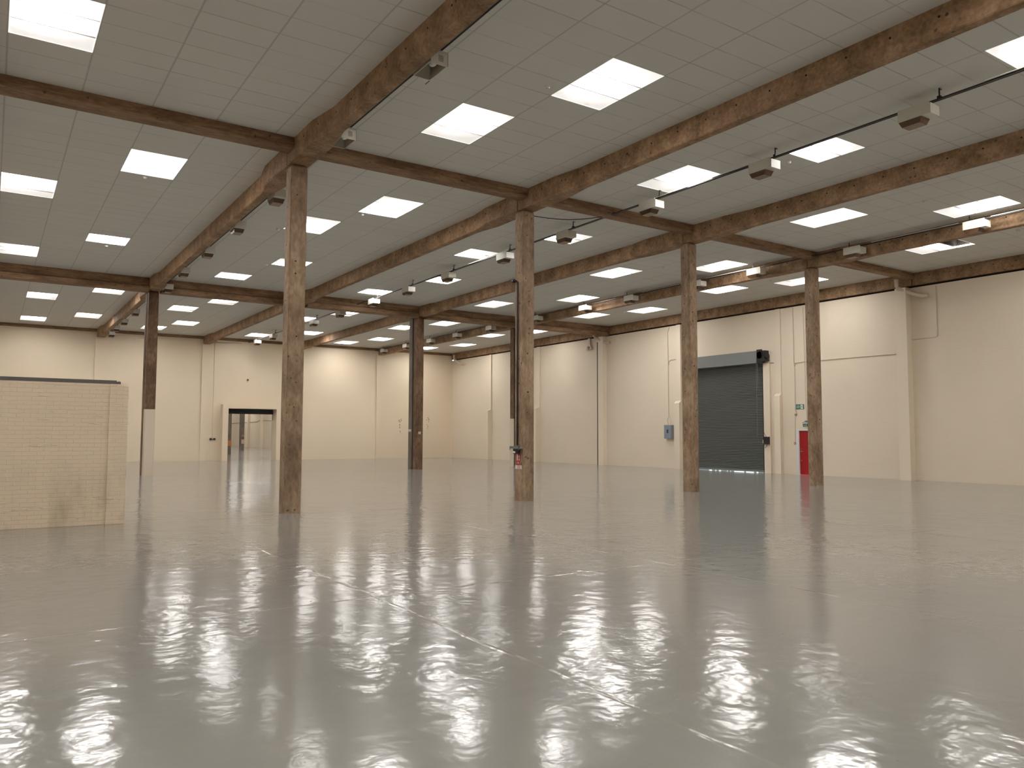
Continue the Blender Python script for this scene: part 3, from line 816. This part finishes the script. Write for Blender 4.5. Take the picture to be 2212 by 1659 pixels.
# exit sign (wall)
o = empty('fire_exit_sign', (XW-.012, 4.925, 2.985))
b = MB(); b.box(0, .011, -.205, .205, -.11, .11); b.obj('plate', M_GREEN, o)
b = MB(); b.box(-.001, 0, -.155, -.03, -.09, .09); b.obj('white_panel', M_SIGNW, o)
b = MB(); man(b, .095, -.01, .17, lambda s, z: (-.0018, -s, z)); b.obj('running_figure', M_GREEN, o)
text_mesh('lettering', 'FIRE\nEXIT', .075, M_SIGNW, o, (-.0015, .09, 0), ROTR, 1.1)
tag(o, 'green FIRE EXIT sign with running figure above the red door', 'sign')
# small illuminated sign above the door
o = empty('exit_light', (XW-.02, 4.60, 2.17))
b = MB(); b.box(-.03, .02, -.19, .19, -.085, .085); b.obj('light_body', M_SIGNW, o)
b = MB(); b.box(-.032, -.03, -.17, .17, -.065, .065); b.obj('green_face', M_GREEN, o)
b = MB(); man(b, -.0, -.01, .13, lambda s, z: (-.034, -s, z)); b.add([(-.034, .13, -.012), (-.034, .06, -.012), (-.034, .06, .012), (-.034, .13, .012)], [(0, 1, 2, 3)])
b.obj('figure_mark', M_SIGNW, o)
b = MB(); b.box(-.05, .02, -.05, .05, .13, .20); b.tube([(-.02, .05, .165), (-.0, .20, .11), (0, .2, .085)], .01, 6); b.obj('lamp_bracket', M_STEELGREY, o)
tag(o, 'small green and white exit light directly over the red door', 'sign')

# wall equipment on the right wall
o = empty('electrical_cabinet', (XW, 12.88, 1.9))
b = MB(); b.box(-.20, 0, -.25, .25, -.35, .36); cs_ = b.obj('case', M_BLUEBOX, o)
b = MB(); b.box(-.215, -.2, -.06, .04, -.06, .12); b.obj('switch_plate', M_SLATD, cs_)
b = MB(); b.tube([(-.05, .1, .36), (-.05, .14, .62), (-.02, .1, .80)], .012, 6); b.tube([(-.05, -.05, .36), (-.05, -.1, .62), (-.02, .02, .80)], .012, 6); b.obj('cable_tail', M_PIPE, o)
tag(o, 'blue-grey electrical cabinet on the right wall left of the shutter', 'cabinet')
def conduit(pts, label, r=.016, m=M_PIPE, grp=None):
    b = MB(); b.tube(pts, r, 8); o = b.obj('wall_conduit', m); tag(o, label, 'conduit', grp)
X_ = XW-.02
conduit([(X_, 12.85, 7.48), (X_, 12.97, 7.2), (X_, 12.97, 2.72)], 'thin cream conduit dropping down the wall to the blue-grey cabinet', .02)
conduit([(X_, 12.93, 5.45), (X_, 12.9, 5.62), (X_, 12.75, 5.69), (X_, 12.34, 5.70)], 'short cream conduit branching right towards the third column', .02)
conduit([(X_, 5.19, 7.48), (X_, 5.19, 5.0), (X_, 5.15, 4.7), (X_, 5.17, 2.85), (X_, 5.10, 2.70)], 'cream conduit running down left of the fire exit sign')
conduit([(X_, 5.14, 4.80), (X_, 5.10, 4.95), (X_, 4.4, 4.97), (X_, .26, 4.95)], 'long level cream conduit behind the fourth column to the broad pilaster')
conduit([(XW-.02, -.22, 5.45), (X_, -1.15, 5.46), (X_, -1.2, 5.5), (X_, -1.2, 7.4)], 'thin cream conduit right of the broad pilaster turning up')
conduit([(X_, 5.18, 2.58), (X_, 5.20, 1.42)], 'cream conduit down to the red call point', .012)
conduit([(X_, 4.66, 7.4), (X_, 4.62, 3.2), (X_, 4.58, 2.4)], 'thin cream conduit down to the exit light over the door', .012)
b = MB(); b.cyl((XW-.05, 5.14, 2.64), .05, .05, 0, 14); tag(b.obj('junction_box', M_SCAR), 'small round junction box below left of the fire exit sign', 'junction box')
o = empty('fire_call_point', (XW, 5.20, 1.37))
b = MB(); b.box(-.045, 0, -.045, .045, -.045, .045); b.obj('case', M_DARKRED, o)
b = MB(); b.box(-.048, -.045, -.025, .025, -.02, .02); b.obj('glass', M_SIGNW, o)
tag(o, 'small red fire call point beside the red door frame', 'call point')
o = empty('door_control_box', (XW, 6.62, 1.49))
b = MB(); b.box(-.24, -.10, -.13, .13, -.17, .17); b.obj('case', M_BLACK, o)
b = MB(); b.box(-.2, -.1, .13, .19, -.14, .02); b.obj('side_switch', M_WHITE2, o)
b = MB(); b.tube([(-.13, .05, .17), (-.12, .2, .4), (-.12, .19, .9)], .008, 6); b.tube([(-.13, 0, -.17), (-.12, .1, -.33), (-.12, .22, -.3), (-.12, .2, -.1)], .008, 6); b.obj('cable', M_BLACK, o)
tag(o, 'black control box at the right of the roller shutter', 'control box')

# drain pipes
def drain(y, label, foot=True):
    o = empty('drain_pipe', (XW-.3, y, 7.5))
    b = MB(); b.tube([(-.06, .1, .33), (-.06, .1, .05), (-.04, .06, -.03), (.13, -.62, -.36), (.17, -.80, -.42), (.205, -1.0, -.42)], .082, 16); b.obj('bent_pipe', M_PIPE, o)
    b = MB(); b.tube([(-.06, .1, .27), (-.06, .1, .335)], .094, 16); b.tube([(.14, -.74, -.41), (.17, -.80, -.42)], .092, 16); b.obj('pipe_collar', M_PIPE, o)
    tag(o, label, 'pipe', 'cream bent drain pipes')
drain(.05, 'cream bent drain pipe over the broad pilaster, right of the fourth column')
drain(18.55, 'cream bent drain pipe at the top of the black vertical pipe')
drain(YB-1.0, 'cream bent drain pipe in the far corner')
b = MB(); b.tube([(XW-.06, 18.66, .0), (XW-.06, 18.66, 7.2)], .055, 12); tag(b.obj('black_pipe', M_BLACK), 'black vertical pipe down the right wall between two pilasters', 'pipe')
o = empty('wall_fan', (XW-.02, 19.4, 6.95))
b = MB(); b.loft([[(-.1, -.06, .55), (0, -.06, .55), (0, .1, .55), (-.1, .1, .55)], [(-.1, -.06, .2), (0, -.06, .2), (0, .1, .2), (-.1, .1, .2)], [(-.14, -.25, -.12), (0, -.25, -.12), (0, .3, -.12), (-.14, .3, -.12)]]); b.obj('bracket', M_PIPE, o)
b = MB(); b.cyl((-.16, 0, -.02), .10, .04, 0, 18); b.obj('round_outlet', M_SCAR, o)
tag(o, 'cream wall bracket with round outlet just left of the black vertical pipe', 'vent')

# ------------------------------------------------------------------ things on the sign column
CX = V-W1
o = empty('downpipe_cable', (CX-.026, .02, 0))
b = MB(); b.tube([(0, 0, 1.42), (0, 0, 5.66), (-.02, .05, 5.72), (-.01, .14, 5.72)], .021, 10); b.obj('black_pipe', M_BLACK, o)
b = MB(); b.cyl((-.02, .12, 5.72), .045, .07, 1, 12); b.obj('end_cap', M_BLACK, o)
tag(o, 'black vertical pipe on the left face of the sign column', 'pipe')
o = empty('power_socket_bracket', (CX, 0, 1.34))
b = MB(); b.box(-.13, -.005, -.22, .22, -.012, .05); b.box(-.13, -.12, -.22, -.2, -.045, .05); b.box(-.13, -.12, .2, .22, -.045, .05); b.obj('shelf_plate', M_STEELGREY, o)
b = MB(); b.box(-.10, -.01, -.09, .10, -.14, -.015); sb_ = b.obj('socket_body', M_BLACK, o)
for s in (.035, .09):
    b = MB(); b.cyl((-.115, s-.02, -.10), .026, .02, 0, 12); b.obj('socket_face', M_WHITE2, sb_)
tag(o, 'grey bracket with dark power sockets above the red sign', 'socket')
o = empty('fire_extinguisher_sign', (CX-.004, -.005, 1.075))
b = MB(); b.box(-.004, .003, -.09, .09, -.155, .155); b.obj('plate', M_SIGNR, o)
b = MB()
put = lambda s, z: (-.0055, -s, z)
def poly(pts): b.add([put(*p) for p in pts], [tuple(range(len(pts)))])
poly([(-.062, -.05), (-.02, -.05), (-.02, .085), (-.03, .105), (-.052, .105), (-.062, .085)]); poly([(-.05, .11), (-.032, .11), (-.032, .13), (-.05, .13)])
poly([(.02, -.05), (.066, -.05), (.06, -.01), (.045, .015), (.03, -.01)]); poly([(.03, .02), (.06, .03), (.052, .07), (.035, .105), (.022, .06)])
b.obj('extinguisher_symbol', M_SIGNW, o)
text_mesh('lettering', 'Fire\nextinguisher', .03, M_SIGNW, o, (-.0055, 0, -.10), ROTR, .95)
tag(o, 'red fire extinguisher sign on the second front column', 'sign')
o = empty('warning_tag', (CX-.004, 0, .855))
b = MB(); b.box(-.003, .003, -.155, .155, -.05, .05); b.obj('tag_card', M_PINK, o)
b = MB(); b.box(-.004, -.003, .05, .12, -.045, .045); b.box(-.004, -.003, -.15, -.12, -.045, .045); b.obj('pale_stripe', M_SIGNW, o)
tag(o, 'pale pink and white tag below the red extinguisher sign', 'tag')

# ------------------------------------------------------------------ doorway in the end wall and the hall beyond
o = empty('door_3', (OP0, 35.66, 0)); struct(o, 'doorway with cream surround and raised roller curtain in the end wall')
OW = OP1-OP0
b = MB(); b.box(-.35, 0, 0, .58, 0, 3.66); b.box(OW, OW+.38, 0, .58, 0, 3.66); b.box(0, OW, 0, .58, OPT, 3.66)
b.box(-.35, 0, .92, 1.1, 0, 3.66); b.box(OW, OW+.38, .92, 1.1, 0, 3.66)
b.obj('surround', M_WB, o)
b = MB()
for i in range(4): b.cyl((.02, .80, OPT-.05-.08*i), .048, OW-.04, 0, 10)
b.obj('raised_curtain', M_SLATD, o)
b = MB(); b.tube([(OW-.06, .74, OPT-.3), (OW-.05, .74, OPT-.72)], .012, 6); b.obj('pull_rod', M_BLACK, o)
# dividing strip on the hall-beyond floor, its columns, walls, ceiling
bh = MB(); bh.box(-6, XW, 111.6, 112, 0, HC); struct(bh.obj('wall_far_hall_end', M_WB))
bh = MB(); bh.box(-6.3, -6, YB+.35, 112, 0, HC); struct(bh.obj('wall_far_hall_left', M_WB))
bh = MB(); bh.box(-6, XW, YB+.35, 112, HC+.01, HC+.1); struct(bh.obj('ceiling_far_hall', M_CEIL[0]))
for i, (x, y) in enumerate([(2, 42), (10, 46), (18, 50), (2, 58), (10, 62), (20, 64), (10, 76), (20, 78), (2, 74), (14, 90), (21, 92), (20, 104)]):
    p = MB(); p.box(-1, 4, 0, 3, -.012, .0)
    q = p.obj('ceiling_skylight', M_GLOWB); q.location = (x, y, HC)  # unseen light panel, added to brighten the hall beyond
    tag(q, '%s added light panel, unseen, in the hall beyond the doorway' % ORD[i], 'skylight', 'added light panels of the hall beyond')
for (x, y, lbl) in ((12.10, 54.45, 'dark column with an orange band at the left edge of the doorway'), (18.03, 72.6, 'dark column with orange triangle sign standing in the hall beyond the doorway')):
    c = empty('concrete_column', (x, y, 0))
    b = MB(); post(b, -.23, .23, -.2, .2, 0, HC, .03); b.obj('shaft', M_GREYPOST, c)
    if y > 60:
        s = MB(); s.add([(-.02, -.205, 1.52), (.26-.04, -.205, 1.52), (.1, -.205, 1.76)], [(0, 1, 2)]); s.add([(-.02, -.203, 1.52), (.22, -.203, 1.52), (.1, -.203, 1.76)], [(2, 1, 0)]); s.obj('warning_triangle', M_ORANGE, c)
        s = MB(); s.box(-.08, .22, -.207, -.2, .72, 1.18); s.obj('notice', M_PINK, c)
        s = MB(); s.box(-.02, .22, -.206, -.2, 1.28, 1.5); s.obj('brown_notice', M_COL2, c)
    else:
        s = MB(); s.box(-.233, .233, -.205, -.19, .72, 1.20); s.obj('orange_band', M_ORANGE, c)
    tag(c, lbl, 'column')
conduit([(XW-.02, 75, 3.45), (XW-.02, 83, 3.5), (XW-.02, 88, 3.65), (XW-.02, 89, 3.45), (XW-.02, 105, 3.4)], 'thin conduit across the wall of the hall beyond the doorway', .03, M_SCAR)
for i, y in enumerate((80.2, 86.3, 92.5)):
    b = MB(); b.box(XW-.35, XW, y, y+.4, 0, 3.4 if i == 0 else HC-.6); struct(b.obj('trim_%d' % (12+i), M_PIL))

# end wall details
o = empty('alarm_sounder', (8.77, YB, 5.33)); b = MB(); b.cyl((0, -.07, 0), .06, .07, 1, 16); b.obj('dome', M_DARKRED, o); b = MB(); b.box(-.03, .03, -.04, 0, -.13, -.06); b.obj('base', M_PIPE, o)
tag(o, 'small dark red alarm sounder above the doorway on the end wall', 'alarm')
o = empty('power_socket', (6.62, YB, 1.38)); b = MB(); b.box(-.17, .17, -.08, 0, -.03, .045); trk = b.obj('trunk', M_STEELGREY, o)
for s in (-.12, .12):
    b = MB(); b.box(s-.055, s+.055, -.10, -.0, -.05, .085); b.obj('outlet', M_SLATD, trk)
tag(o, 'dark twin power socket on the end wall left of the doorway', 'socket')
conduit([(6.60, YB-.02, 1.42), (6.60, YB-.02, 7.62), (6.64, YB-.02, 7.70), (8.3, YB-.02, 7.74)], 'cream conduit rising from the twin socket and turning along the end wall top', .022)
for (x, z, lbl, seed) in ((19.93, 2.3, 'column of dark scars on the end wall left of the dark double column', 1), (22.3, 2.45, 'column of faint scars on the end wall right of the dark double column', 2)):
    rr = random.Random(seed); b = MB()
    for i in range(26):
        zz_ = z+rr.uniform(-.62, .62) if i > 12 else z+.45+rr.gauss(0, .13); xx = x+rr.gauss(0, .07); r_ = rr.uniform(.012, .045)
        b.add([(xx+r_*rr.uniform(.6, 1.2)*math.cos(a), YB-.002-.0002*i, zz_+r_*rr.uniform(.5, 1.1)*math.sin(a)) for a in [j*math.pi/4 for j in range(8)]], [tuple(range(8))])
    o = b.obj('plaster_scar', M_SCAR); tag(o, lbl, 'wall mark')
